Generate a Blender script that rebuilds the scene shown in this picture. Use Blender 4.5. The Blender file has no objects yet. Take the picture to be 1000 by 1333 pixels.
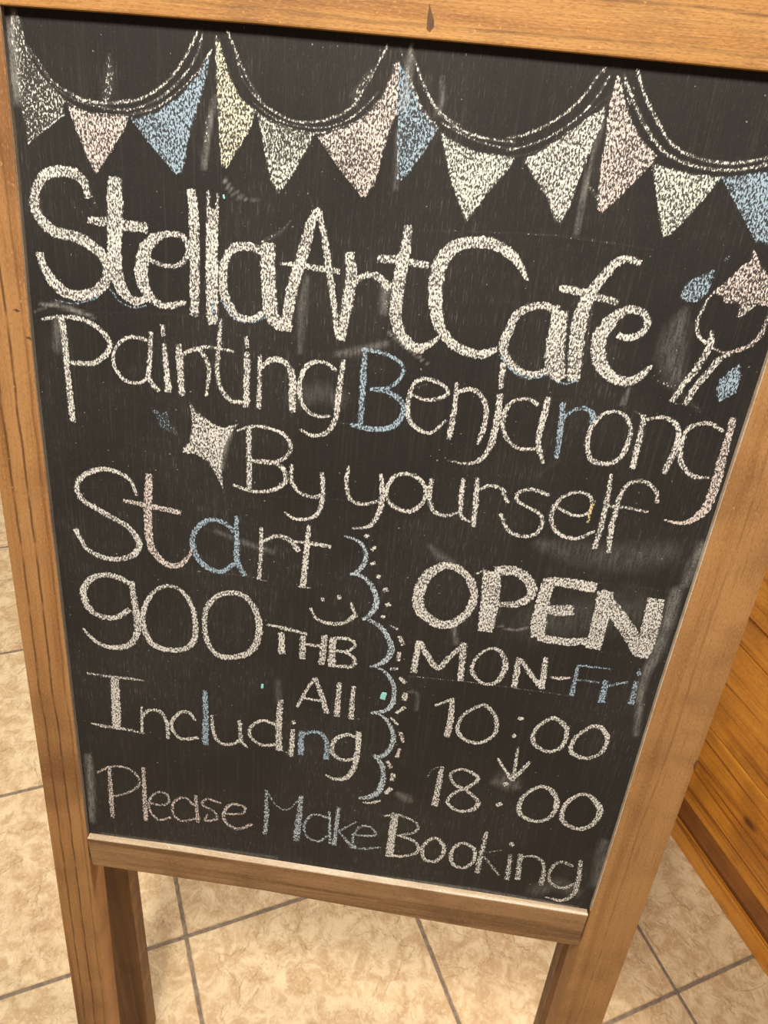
import bpy, math, random
import numpy as np
from mathutils import Matrix, Vector
random.seed(7)

# ---------------------------------------------------------------- camera
cam_data = bpy.data.cameras.new('camera')
cam_data.sensor_fit = 'HORIZONTAL'
cam_data.sensor_width = 36.0
cam_data.lens = 36.0 * 1001.0 / 1000.0
cam_data.clip_start = 0.02
camera = bpy.data.objects.new('camera', cam_data)
bpy.context.scene.collection.objects.link(camera)
camera.matrix_world = Matrix((
    (0.920264, 0.130561, -0.368874, 0.0),
    (-0.365540, 0.623219, -0.691360, 0.0),
    (0.139624, 0.771072, 0.621251, 1.4733),
    (0, 0, 0, 1)))
bpy.context.scene.camera = camera

# ---------------------------------------------------------------- world, lamps, exposure
world = bpy.data.worlds.new('room_light')
bpy.context.scene.world = world
world.use_nodes = True
wbg = world.node_tree.nodes['Background']
wbg.inputs['Color'].default_value = (1.0, 0.90, 0.78, 1)
wbg.inputs['Strength'].default_value = 0.10

def area_light(name, loc, target, power, size, color):
    d = bpy.data.lights.new(name, 'AREA')
    d.shape = 'DISK'; d.size = size; d.energy = power; d.color = color
    o = bpy.data.objects.new(name, d)
    bpy.context.scene.collection.objects.link(o)
    o.location = loc
    o.rotation_euler = (Vector(target) - Vector(loc)).to_track_quat('-Z', 'Y').to_euler()
    return o
area_light('ceiling_lamp_front', (-0.42, -0.10, 2.75), (0.2, 0.4, 0.8), 57, 0.35, (1.0, 0.92, 0.80))
area_light('ceiling_lamp_right', (1.60, -0.10, 2.7), (0.3, 0.4, 0.4), 36, 0.35, (1.0, 0.92, 0.80))
area_light('ceiling_lamp_back', (1.58, 1.3, 2.7), (0.5, 0.4, 0.0), 46, 0.4, (1.0, 0.91, 0.78))
area_light('ceiling_lamp_left', (-1.2, 2.0, 2.7), (0.0, 0.6, 0.0), 14, 0.6, (1.0, 0.91, 0.78))
vs = bpy.context.scene.view_settings
vs.view_transform = 'Standard'; vs.look = 'None'; vs.gamma = 1.0; vs.exposure = 0.0
vs.use_curve_mapping = False

# ---------------------------------------------------------------- helpers
COL = bpy.context.scene.collection
def link(name, me, mat=None, parent=None, **props):
    if mat is not None and len(me.materials) == 0: me.materials.append(mat)
    o = bpy.data.objects.new(name, me); COL.objects.link(o)
    if parent is not None: o.parent = parent
    for k, v in props.items(): o[k] = v
    return o
def empty(name, loc, label, cat):
    o = bpy.data.objects.new(name, None); COL.objects.link(o)
    o.location = loc; o.empty_display_size = 0.05
    o['label'] = label; o['category'] = cat
    return o
def mesh(verts, faces, name='mesh'):
    me = bpy.data.meshes.new(name); me.from_pydata([tuple(v) for v in verts], [], faces); me.update(); return me
def bevel_mesh(me, w, seg=2):
    import bmesh
    bm = bmesh.new(); bm.from_mesh(me)
    bmesh.ops.recalc_face_normals(bm, faces=bm.faces)
    es = [e for e in bm.edges if len(e.link_faces) == 2 and e.calc_face_angle(0) > 0.5]
    bmesh.ops.bevel(bm, geom=es, offset=w, segments=seg, profile=0.6, affect='EDGES', clamp_overlap=True)
    bm.to_mesh(me); bm.free(); me.update()
    return me
def box_mesh(x0, x1, y0, y1, z0, z1, bev=0.0, seg=1):
    v = [(x, y, z) for z in (z0, z1) for y in (y0, y1) for x in (x0, x1)]
    me = mesh(v, [(0, 2, 3, 1), (4, 5, 7, 6), (0, 1, 5, 4), (2, 6, 7, 3), (0, 4, 6, 2), (1, 3, 7, 5)], 'box')
    return bevel_mesh(me, bev, seg) if bev else me
def strip_prism(left, right, z0, z1, bev=0.0012):
    """a board whose two long edges follow two polylines (same number of points), from depth z0 to z1"""
    n = len(left)
    def zz(p, k): return (p[0], p[1], (z0, z1)[k]) if len(p) == 2 else (p[0], p[1] if k else p[2], (z0, z1)[k])
    v = []
    for a, b in zip(left, right):
        v += [zz(a, 0), zz(b, 0), zz(a, 1), zz(b, 1)]
    f = []
    for i in range(n - 1):
        a = 4 * i; b = a + 4
        f += [(a + 2, a + 3, b + 3, b + 2), (a, b, b + 1, a + 1), (a, a + 2, b + 2, b), (a + 1, b + 1, b + 3, a + 3)]
    f += [(0, 1, 3, 2), (4 * n - 4, 4 * n - 2, 4 * n - 1, 4 * n - 3)]
    me = mesh(v, f, 'board')
    return bevel_mesh(me, bev, 2)

# ---------------------------------------------------------------- materials
class NT:
    def __init__(self, name):
        self.m = bpy.data.materials.new(name); self.m.use_nodes = True
        self.t = self.m.node_tree; self.n = self.t.nodes; self.b = self.n['Principled BSDF']
    def new(self, typ, **kw):
        n = self.n.new(typ)
        for k, v in kw.items():
            if hasattr(n, k): setattr(n, k, v)
            else: n.inputs[k].default_value = v
        return n
    def l(self, a, b): self.t.links.new(a, b); return b
    def tex(self): return self.new('ShaderNodeTexCoord').outputs['Object']
    def map(self, vec, scale=(1, 1, 1), loc=(0, 0, 0), rot=(0, 0, 0)):
        n = self.new('ShaderNodeMapping'); n.inputs['Scale'].default_value = scale
        n.inputs['Location'].default_value = loc; n.inputs['Rotation'].default_value = rot
        self.l(vec, n.inputs['Vector']); return n.outputs[0]
    def noise(self, vec, scale, detail=2.0, rough=0.5, dist=0.0, w=None):
        n = self.new('ShaderNodeTexNoise')
        if w is not None: n.noise_dimensions = '4D'; self.l(w, n.inputs['W'])
        n.inputs['Scale'].default_value = scale; n.inputs['Detail'].default_value = detail
        n.inputs['Roughness'].default_value = rough; n.inputs['Distortion'].default_value = dist
        self.l(vec, n.inputs['Vector']); return n.outputs['Fac']
    def math(self, op, a, b=None, c=None):
        n = self.new('ShaderNodeMath', operation=op)
        for i, v in enumerate((a, b, c)):
            if v is None: continue
            if isinstance(v, (int, float)): n.inputs[i].default_value = v
            else: self.l(v, n.inputs[i])
        return n.outputs[0]
    def ramp(self, fac, lo, hi, a=0.0, b=1.0):
        n = self.new('ShaderNodeMapRange', interpolation_type='SMOOTHSTEP')
        self.l(fac, n.inputs['Value'])
        for k, v in (('From Min', lo), ('From Max', hi), ('To Min', a), ('To Max', b)):
            if isinstance(v, (int, float)): n.inputs[k].default_value = v
            else: self.l(v, n.inputs[k])
        return n.outputs[0]
    def mix(self, fac, a, b, blend='MIX'):
        n = self.new('ShaderNodeMix', data_type='RGBA', blend_type=blend)
        for i, v in ((0, fac), (6, a), (7, b)):
            if isinstance(v, (int, float)): n.inputs[i].default_value = v
            elif isinstance(v, tuple): n.inputs[i].default_value = (*v, 1)
            else: self.l(v, n.inputs[i])
        return n.outputs[2]
    def bump(self, h, strength, dist):
        n = self.new('ShaderNodeBump'); n.inputs['Strength'].default_value = strength
        n.inputs['Distance'].default_value = dist
        self.l(h, n.inputs['Height']); self.l(n.outputs[0], self.b.inputs['Normal']); return n

def wood(name, axis, light, mid, dark, lines=(), rough=0.6, scale=1.0, grain=1.0, coat=0.0, knots=0.0, rand=False, streak=0.55, knot_at=(), blots=0.42, bscale=9.0):
    """board wood, grain along the given axis; lines = (offset across the board in metres, strength)"""
    t = NT(name); co = t.tex()
    if rand:
        oi = t.new('ShaderNodeObjectInfo')
        vm = t.new('ShaderNodeVectorMath', operation='ADD')
        cm = t.new('ShaderNodeCombineXYZ')
        for i in range(3): t.l(t.math('MULTIPLY', oi.outputs['Random'], 7.3 + i * 3.1), cm.inputs[i])
        t.l(co, vm.inputs[0]); t.l(cm.outputs[0], vm.inputs[1]); cor = vm.outputs[0]
    else: cor = co
    st = [60 * scale] * 3; st[axis] = 2.2 * scale
    fi = [620 * scale] * 3; fi[axis] = 22 * scale
    big = t.noise(t.map(cor, tuple(st)), 1.0, 3, 0.55, 0.6)
    fine = t.noise(t.map(cor, tuple(fi)), 1.0, 2, 0.6)
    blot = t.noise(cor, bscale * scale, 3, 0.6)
    c = t.mix(t.ramp(big, 0.32, 0.68), light, mid)
    c = t.mix(t.math('MULTIPLY', t.ramp(big, 0.56, 0.66), streak * grain), c, dark)
    c = t.mix(t.math('MULTIPLY', t.ramp(fine, 0.5, 0.75), 0.35 * grain), c, dark)
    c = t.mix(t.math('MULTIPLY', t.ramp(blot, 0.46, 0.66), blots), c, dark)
    fl = [1000 * scale] * 3; fl[axis] = 300 * scale
    fleck = t.noise(t.map(cor, tuple(fl)), 1.0, 2, 0.6)
    c = t.mix(t.math('MULTIPLY', t.ramp(fleck, 0.54, 0.70), 0.42), c, tuple(v * 1.25 for v in light))
    c = t.mix(t.math('MULTIPLY', t.ramp(fleck, 0.46, 0.34), 0.35), c, dark)
    if lines:
        sep = t.new('ShaderNodeSeparateXYZ'); t.l(co, sep.inputs[0])
        ax = 1 if axis == 0 else 0
        wv = [1.0] * 3; wv[axis] = 6.0
        wob = t.math('MULTIPLY', t.math('SUBTRACT', t.noise(t.map(co, tuple(wv)), 1.0, 3, 0.6), 0.5), 0.010)
        pos = t.math('ADD', sep.outputs[ax], wob)
        for off, strg in lines:
            d = t.math('ABSOLUTE', t.math('SUBTRACT', pos, off))
            k = t.ramp(d, 0.0003, 0.0016, 1.0, 0.0)
            k = t.math('MULTIPLY', k, t.ramp(t.noise(t.map(co, tuple(3.0 * a for a in wv)), 2.0 + off, 2), 0.3, 0.55, 0.35, 1.0))
            c = t.mix(t.math('MULTIPLY', k, strg), c, tuple(v * 0.55 for v in dark))
    # small pale nicks in the surface
    nick = t.ramp(t.noise(cor, 260.0 * scale, 1, 0.5), 0.73, 0.79)
    c = t.mix(t.math('MULTIPLY', nick, 0.45), c, tuple(min(1, v * 1.5) for v in light))
    if knots:
        vo = t.new('ShaderNodeTexVoronoi'); kv = [5.5] * 3; kv[axis] = 3.0
        t.l(t.map(cor, tuple(kv)), vo.inputs['Vector']); vo.inputs['Scale'].default_value = 1.0
        kd = t.math('ADD', vo.outputs['Distance'], t.math('MULTIPLY', t.noise(cor, 60, 3), 0.06))
        c = t.mix(t.math('MULTIPLY', t.ramp(kd, 0.06, 0.14, 1.0, 0.0), knots), c, tuple(v * 0.3 for v in dark))
    for (ky, kz, kr) in knot_at:
        sk = t.new('ShaderNodeSeparateXYZ'); t.l(co, sk.inputs[0])
        dy = t.math('DIVIDE', t.math('SUBTRACT', sk.outputs[1], ky), kr * 1.8)
        dz = t.math('DIVIDE', t.math('SUBTRACT', sk.outputs[2], kz), kr)
        dd = t.math('SQRT', t.math('ADD', t.math('MULTIPLY', dy, dy), t.math('MULTIPLY', dz, dz)))
        dd = t.math('ADD', dd, t.math('MULTIPLY', t.math('SUBTRACT', t.noise(co, 70, 3), 0.5), 0.9))
        c = t.mix(t.ramp(dd, 0.2, 1.3, 0.85, 0.0), c, tuple(v * 0.35 for v in dark))
    t.l(c, t.b.inputs['Base Color'])
    t.b.inputs['Roughness'].default_value = rough
    t.b.inputs['Coat Weight'].default_value = coat; t.b.inputs['Coat Roughness'].default_value = 0.22
    h = t.math('ADD', t.math('MULTIPLY', big, 0.5), t.math('ADD', t.math('MULTIPLY', fine, 0.5), t.math('MULTIPLY', fleck, 0.3)))
    t.bump(h, 0.5, 0.0007)
    return t.m

PINE_L = (0.46, 0.235, 0.085); PINE_M = (0.36, 0.165, 0.052); PINE_D = (0.17, 0.070, 0.024)
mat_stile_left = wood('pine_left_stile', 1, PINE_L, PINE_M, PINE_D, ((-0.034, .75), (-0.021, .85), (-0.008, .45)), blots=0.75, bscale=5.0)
mat_stile_right = wood('pine_right_stile', 1, (0.47, 0.245, 0.088), (0.40, 0.195, 0.066), PINE_D, ((0.5560, .3),), streak=0.2)
mat_rail_top = wood('pine_top_rail', 0, (0.52, 0.265, 0.080), (0.43, 0.195, 0.052), PINE_D, streak=0.25, lines=((0.0085, .35), (0.029, .5), (0.043, .3)))
mat_rail_bottom = wood('pine_bottom_rail', 0, (0.38, 0.215, 0.098), (0.28, 0.145, 0.060), (0.12, 0.058, 0.024), ((-0.787, .3),), grain=1.1)
mat_shaded_leg = wood('shaded_pine_rear_leg', 1, (0.31, 0.160, 0.062), (0.22, 0.105, 0.038), (0.10, 0.042, 0.015), ((0.0, .5),))  # same pine as the frame, darkened: shade behind the board put into the colour
mat_pale_edge = wood('pale_pine_edge', 0, (0.70, 0.60, 0.48), (0.58, 0.44, 0.30), (0.36, 0.24, 0.14), grain=.6)  # paler tone for the bottom rail's upper edge and the right inner edge
mat_panel_edge = wood('grey_worn_edge', 1, (0.26, 0.21, 0.16), (0.17, 0.13, 0.095), (0.08, 0.06, 0.04), grain=.7)

HON_L = (0.74, 0.320, 0.036); HON_M = (0.57, 0.210, 0.020); HON_D = (0.20, 0.058, 0.007)
mat_counter = wood('honey_pine_planks', 1, HON_L, HON_M, HON_D, rough=0.35, scale=0.9, grain=1.2, coat=0.35, knots=0.0, rand=True, streak=0.7, knot_at=((0.382, 0.2200, 0.010),))
mat_counter_red = wood('red_brown_pine_plank', 1, (0.34, 0.115, 0.012), (0.20, 0.060, 0.008), (0.09, 0.025, 0.004), rough=0.35, coat=0.35, rand=True)
mat_counter_dark = wood('dark_stained_pine', 1, (0.24, 0.075, 0.012), (0.16, 0.045, 0.008), (0.07, 0.02, 0.005), rough=0.4, grain=1.0, coat=0.3, rand=True)

def panel_material():
    t = NT('blackboard_paint'); co = t.tex()
    patch = t.noise(t.map(co, (1, 1, 1), (0.3, 0.1, 0)), 6.0, 4, 0.6)
    streak = t.noise(t.map(co, (1100, 70, 60)), 1.0, 4, 0.7)
    streak2 = t.noise(t.map(co, (420, 10, 60)), 1.0, 2, 0.6)
    grain = t.noise(t.map(co, (900, 420, 60)), 1.0, 2, 0.6)
    c = t.mix(t.ramp(patch, 0.35, 0.7), (0.0215, 0.0192, 0.0175), (0.031, 0.0280, 0.0255))
    k = t.math('MULTIPLY', t.ramp(streak, 0.55, 0.72), t.ramp(patch, 0.40, 0.62, 0.03, 0.36))
    c = t.mix(k, c, (0.30, 0.28, 0.25))
    k2 = t.math('MULTIPLY', t.ramp(streak2, 0.5, 0.8), 0.10)
    c = t.mix(k2, c, (0.18, 0.165, 0.14))
    c = t.mix(t.math('MULTIPLY', t.ramp(grain, 0.55, 0.8), 0.10), c, (0.25, 0.23, 0.2))
    speck = t.math('MULTIPLY', t.ramp(t.noise(co, 330.0, 1, 0.5), 0.76, 0.80), 0.5)
    c = t.mix(speck, c, (0.55, 0.52, 0.46))
    t.l(c, t.b.inputs['Base Color'])
    t.b.inputs['Roughness'].default_value = 0.62
    t.b.inputs['Specular IOR Level'].default_value = 0.30
    t.bump(t.math('ADD', streak, grain), 0.25, 0.0003)
    return t.m
mat_panel = panel_material()

def chalk_material(name, dust=False):
    t = NT(name); co = t.tex()
    at = t.new('ShaderNodeAttribute', attribute_name='chalk')
    dens = at.outputs['Alpha']
    if dust:
        n = t.noise(t.map(co, (420, 60, 50)), 1.0, 3, 0.6)
        n2 = t.noise(t.map(co, (900, 500, 50)), 1.0, 2, 0.6)
        a = t.math('MULTIPLY', dens, t.ramp(t.math('ADD', t.math('MULTIPLY', n, .6), t.math('MULTIPLY', n2, .4)), 0.36, 0.66, 0.15, 1.0))
    else:
        v = t.map(co, (880, 470, 50))
        n = t.noise(v, 1.0, 2.0, 0.55, 0.4)
        n2 = t.noise(t.map(co, (1500, 330, 50)), 1.0, 1.0, 0.5)
        n = t.math('ADD', t.math('MULTIPLY', n, 0.70), t.math('MULTIPLY', n2, 0.30))
        big = t.noise(co, 45.0, 2, 0.5)
        thr = t.math('SUBTRACT', t.ramp(dens, 0.0, 1.0, 0.70, 0.470), t.math('MULTIPLY', t.math('SUBTRACT', big, 0.5), 0.12))
        a = t.ramp(n, t.math('SUBTRACT', thr, 0.012), t.math('ADD', thr, 0.05), 0.0, 1.0)
        a = t.math('MULTIPLY', a, t.ramp(dens, 0.0, 0.25))
        base = t.math('MULTIPLY', t.math('MULTIPLY', dens, dens), 0.10)
        a = t.math('MAXIMUM', a, base)
        a = t.math('MULTIPLY', a, 0.97)
    t.l(at.outputs['Color'], t.b.inputs['Base Color'])
    t.b.inputs['Roughness'].default_value = 0.95
    t.b.inputs['Specular IOR Level'].default_value = 0.1
    t.l(a, t.b.inputs['Alpha'])
    return t.m
mat_chalk = chalk_material('chalk'); mat_dust = chalk_material('chalk_dust', True)

def tile_material():
    t = NT('cleft_stone_tile'); co = t.tex()
    oi = t.new('ShaderNodeObjectInfo'); w = t.math('MULTIPLY', oi.outputs['Random'], 37.0)
    cloud = t.noise(co, 5.5, 4, 0.6, 0.8, w=w)
    mid = t.noise(co, 30.0, 6, 0.68, 0.8, w=w)
    fine = t.noise(co, 150.0, 4, 0.65, 0.0, w=w)
    ridge = t.math('ABSOLUTE', t.math('SUBTRACT', t.noise(co, 4.5, 6, 0.6, 0.4, w=w), 0.5))
    c = t.mix(t.ramp(mid, 0.38, 0.62), (0.52, 0.355, 0.190), (0.74, 0.580, 0.365))
    c = t.mix(t.math('MULTIPLY', t.ramp(cloud, 0.48, 0.68), 0.42), c, (0.47, 0.29, 0.155))
    c = t.mix(t.math('MULTIPLY', t.ramp(fine, 0.5, 0.70), 0.5), c, (0.80, 0.66, 0.48))
    c = t.mix(t.math('MULTIPLY', t.ramp(ridge, 0.0, 0.010, 1.0, 0.0), t.math('MULTIPLY', t.ramp(cloud, 0.47, 0.60), 0.35)), c, (0.36, 0.22, 0.12))
    c = t.mix(t.math('MULTIPLY', t.ramp(mid, 0.60, 0.72), 0.35), c, (0.45, 0.28, 0.16))
    t.l(c, t.b.inputs['Base Color'])
    t.b.inputs['Roughness'].default_value = 0.55
    step = t.ramp(t.noise(co, 8.0, 5, 0.6, 0.5, w=w), 0.50, 0.54)
    h = t.math('ADD', t.math('MULTIPLY', mid, 1.0), t.math('ADD', t.math('MULTIPLY', fine, 0.35), t.math('MULTIPLY', step, 0.30)))
    t.bump(h, 0.9, 0.0065)
    return t.m
mat_tile = tile_material()
def plain(name, col, rough, metal=0.0, nz=0.25, sc=120):
    t = NT(name); n = t.noise(t.tex(), sc, 4, 0.6)
    t.l(t.mix(t.ramp(n, 0.3, 0.7), tuple(v * (1 - nz) for v in col), tuple(min(1, v * (1 + nz)) for v in col)), t.b.inputs['Base Color'])
    t.b.inputs['Roughness'].default_value = rough; t.b.inputs['Metallic'].default_value = metal
    t.bump(n, 0.3, 0.0005)
    return t.m
mat_grout = plain('grout', (0.20, 0.155, 0.115), 0.9)
mat_brass = plain('hinge_steel', (0.5, 0.42, 0.28), 0.35, 1.0)
mat_paint = plain('cyan_paint', (0.32, 0.70, 0.68), 0.5, nz=0.05)
mat_spot = plain('dark_knot', (0.12, 0.055, 0.022), 0.7)

# ---------------------------------------------------------------- floor
PX, PY, X0, Y0 = 0.408, 0.3712, 0.0812, 0.2297       # tile pitch and one grout crossing
NX0, NX1, NY0, NY1 = -7, 8, -6, 9
GAP = 0.0031
fx0, fx1 = X0 + NX0 * PX, X0 + NX1 * PX; fy0, fy1 = Y0 + NY0 * PY, Y0 + NY1 * PY
floor = link('floor', box_mesh(fx0, fx1, fy0, fy1, -0.05, -0.0022), mat_grout, kind='structure')
tm = box_mesh(-PX / 2 + GAP, PX / 2 - GAP, -PY / 2 + GAP, PY / 2 - GAP, -0.010, 0.0, 0.0016, 1)
tm.materials.append(mat_tile)
for i in range(NX0, NX1):
    for j in range(NY0, NY1):
        o = bpy.data.objects.new('floor_tile', tm); COL.objects.link(o); o.parent = floor
        o.location = (X0 + (i + .5) * PX, Y0 + (j + .5) * PY, 0)

# ---------------------------------------------------------------- wooden counter on the right
CX = 1.086
counter = empty('counter', (CX + 0.3, 0.55, 0), 'honey-coloured pine counter clad in horizontal planks, standing on the tiles right of the chalkboard', 'counter')
def cpart(name, me, mat, **p):
    o = link(name, me, mat, counter, **p); o.location = (-(CX + 0.3), -0.55, 0); return o
cy0, cy1 = -1.2, 2.6
cpart('carcass', box_mesh(CX + 0.020, CX + 0.60, cy0 + .01, cy1 - .01, 0.0, 0.93, 0.002), mat_counter_dark)
cpart('plinth', box_mesh(CX - 0.002, CX + 0.022, cy0, cy1, 0.0, 0.046, 0.0025, 2), mat_counter)
cpart('cove_strip', box_mesh(CX + 0.007, CX + 0.022, cy0, cy1, 0.046, 0.060, 0.002, 2), mat_counter_dark)
cpart('plank', box_mesh(CX + 0.002, CX + 0.022, cy0, cy1, 0.0606, 0.1044, 0.0022, 2), mat_counter_red, label='dark red-brown lowest plank')
zs = [0.105, 0.300, 0.500, 0.560, 0.710, 0.830, 0.925]
for k in range(len(zs) - 1):
    o = cpart('plank', box_mesh(CX + 0.002, CX + 0.022, cy0, cy1, zs[k] + .0008, zs[k + 1] - .0008, 0.0030, 2), mat_counter)
cpart('worktop', box_mesh(CX - 0.02, CX + 0.62, cy0 - .02, cy1 + .02, 0.93, 0.965, 0.004, 2), mat_counter)

# ---------------------------------------------------------------- the A-frame chalkboard
BM = Matrix(((0.874150, 0.035833, -0.484332, -0.001600),
             (-0.480017, 0.215280, -0.850434, 0.636672),
             (0.073794, 0.975895, 0.205388, 1.384886), (0, 0, 0, 1)))     # x right, y up the board, z out of its face
ROOT = Vector((0.26, 0.28, 0.0))
sign = empty('a_frame_chalkboard', ROOT, 'wooden framed standing chalkboard covered in chalk lettering and bunting, standing on the tiled floor', 'chalkboard sign')
INV = Matrix.Translation(-ROOT)
def bpart(name, me, mat, parent=None, **p):
    o = link(name, me, mat, parent or sign, **p)
    if parent is None: o.matrix_parent_inverse = INV; o.matrix_basis = BM
    return o
BI = BM.inverted()
def floor_y(x, z):                      # local y at which a board line at (x, z) meets the floor
    return -(BM[2][3] + BM[2][0] * x + BM[2][2] * z) / BM[2][1]
ZF, ZB = 0.005, -0.024
def edge(xs, ys):                       # smooth edge polyline
    return [(x, y) for x, y in zip(xs, ys)]
ytop = 0.060
li = [(0.0015, ytop), (0.0015, 0.0), (0.0004, -0.089), (-0.0025, -0.183), (-0.0038, -0.254), (-0.0039, -0.376), (-0.0040, -0.570), (-0.0040, -0.756), (-0.0040, -0.9)]
lo = [(-0.046, y) for _, y in li]
li.append((-0.0040, floor_y(-0.004, ZF) , floor_y(-0.004, ZB))); lo.append((-0.0450, floor_y(-0.045, ZF), floor_y(-0.045, ZB)))
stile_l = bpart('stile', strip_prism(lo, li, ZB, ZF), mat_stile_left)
ri = [(0.5365, ytop), (0.5362, -0.05), (0.5358, -0.171), (0.5350, -0.247), (0.5333, -0.464), (0.5343, -0.62), (0.5345, -0.709), (0.5340, -0.752), (0.5340, -0.9)]
ro = [(0.5848, y) for _, y in ri]
ri.append((0.5340, floor_y(.534, ZF), floor_y(.534, ZB))); ro.append((0.5850, floor_y(.585, ZF), floor_y(.585, ZB)))
stile_r = bpart('stile', strip_prism(ri, ro, ZB, ZF), mat_stile_right)
tl = [(0.0015, -0.0024), (0.08, -0.0008), (0.172, 0.0006), (0.330, 0.0013), (0.483, 0.0010), (0.5365, 0.0008)]
th = [(x, ytop) for x, _ in tl]
rail_t = bpart('top_rail', strip_prism(th, tl, ZB, 0.0062), mat_rail_top)
bb_lo = [(0.0005, -0.7985), (0.10, -0.7975), (0.19, -0.7965), (0.32, -0.8010), (0.456, -0.8048), (0.531, -0.8055)]
bb_hi = [(-0.0030, -0.7590), (0.10, -0.7560), (0.19, -0.7560), (0.32, -0.7563), (0.448, -0.7563), (0.5320, -0.7570)]
rail_b = bpart('bottom_rail', strip_prism(bb_hi, bb_lo, ZB, 0.0074, 0.0011), mat_rail_bottom)
ledge = []
for (x, y) in bb_hi: ledge.append((x, y + 0.0004))
le = bpart('ledge_face', strip_prism([(x, y + 0.0003) for x, y in ledge], [(x, y - 0.0014) for x, y in ledge], -0.001, 0.0070, 0.0004), mat_pale_edge, label='pale upper edge')
bpart('inner_edge', strip_prism([(x - .0003, y) for x, y, *_ in li[1:8]], [(x + .0005, y) for x, y, *_ in li[1:8]], -0.001, 0.0042, 0.0001), mat_panel_edge)
bpart('inner_edge', strip_prism([(x - .0006, y) for x, y, *_ in ri[1:8]], [(x + .0002, y) for x, y, *_ in ri[1:8]], -0.001, 0.0046, 0.0001), mat_pale_edge)  # pale strip along the right stile's inner edge
panel = bpart('slate_panel', box_mesh(-0.006, 0.5400, -0.762, 0.006, -0.006, 0.0), mat_panel, label='matt black writing surface')
# dark chipped spot on the top rail
import bmesh
def spot(name, pts, z):
    n = len(pts)
    me = mesh([(x, y, z) for x, y in pts] + [(x, y, z - .001) for x, y in pts],
              [tuple(range(n))] + [(i, (i + 1) % n, (i + 1) % n + n, i + n) for i in range(n)])
    return bpart(name, me, mat_spot)
spot('resin_spot', [(0.2776, 0.0045), (0.2798, 0.0075), (0.2795, 0.0110), (0.2775, 0.0150), (0.2757, 0.0195), (0.2752, 0.012), (0.2754, 0.006)], 0.00625)
spot('knot', [(-0.0140, -0.1970), (-0.0115, -0.1963), (-0.0085, -0.1978), (-0.0115, -0.1990)], 0.00505)
spot('knot', [(-0.0065, -0.2170), (-0.0035, -0.2165), (-0.0032, -0.2188), (-0.0065, -0.2180)], 0.00505)
spot('knot', [(0.5838, -0.5330), (0.5850, -0.5335), (0.5851, -0.5450), (0.5835, -0.5440), (0.5825, -0.5385)], 0.00505)

# rear frame: two legs hinged behind the top rail, splayed back to the floor
def rear_leg(top, foot, inner, w=0.050, th=0.028):
    """box from hinge point to the floor; inner = +1 when the leg's inner edge faces +x"""
    top = BM @ Vector(top); foot = Vector(foot)
    d = (top - foot).normalized()
    xa = Vector((BM[0][0], BM[1][0], BM[2][0])); xa = (xa - d * xa.dot(d)).normalized()
    na = d.cross(xa); 
    if na.dot(Vector((BM[0][2], BM[1][2], BM[2][2]))) < 0: na = -na      # faces the viewer
    vs_ = []
    for P in (foot, top):
        for a in ((0, -inner * w)):
            for b in (0, -th):
                q = P + xa * a + na * b
                if P is foot: q = q - d * (q.z / d.z)
                vs_.append(q)
    fr = [0, 1, 3, 2], [4, 6, 7, 5], [0, 2, 6, 4], [1, 5, 7, 3], [0, 4, 5, 1], [2, 3, 7, 6]
    # store the leg in its own frame: y along the leg
    F = Matrix(((xa.x, d.x, na.x, foot.x), (xa.y, d.y, na.y, foot.y), (xa.z, d.z, na.z, foot.z), (0, 0, 0, 1)))
    Fi = F.inverted()
    me = bevel_mesh(mesh([Fi @ v for v in vs_], [tuple(f) for f in fr], 'leg'), 0.0015, 2)
    o = link('rear_leg', me, mat_shaded_leg, sign); o.matrix_parent_inverse = INV; o.matrix_basis = F
    return o
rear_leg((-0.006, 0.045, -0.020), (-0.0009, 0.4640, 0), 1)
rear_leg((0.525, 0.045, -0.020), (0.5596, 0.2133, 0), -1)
bpart('rear_top_rail', box_mesh(-0.006, 0.525, 0.000, 0.050, -0.042, -0.022, 0.0015, 1), mat_rail_top)
for hx in (0.06, 0.46):
    h = bpart('hinge', box_mesh(hx - .02, hx + .02, ytop - .008, ytop + .0025, -0.034, -0.006, 0.0008), mat_brass)

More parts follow.
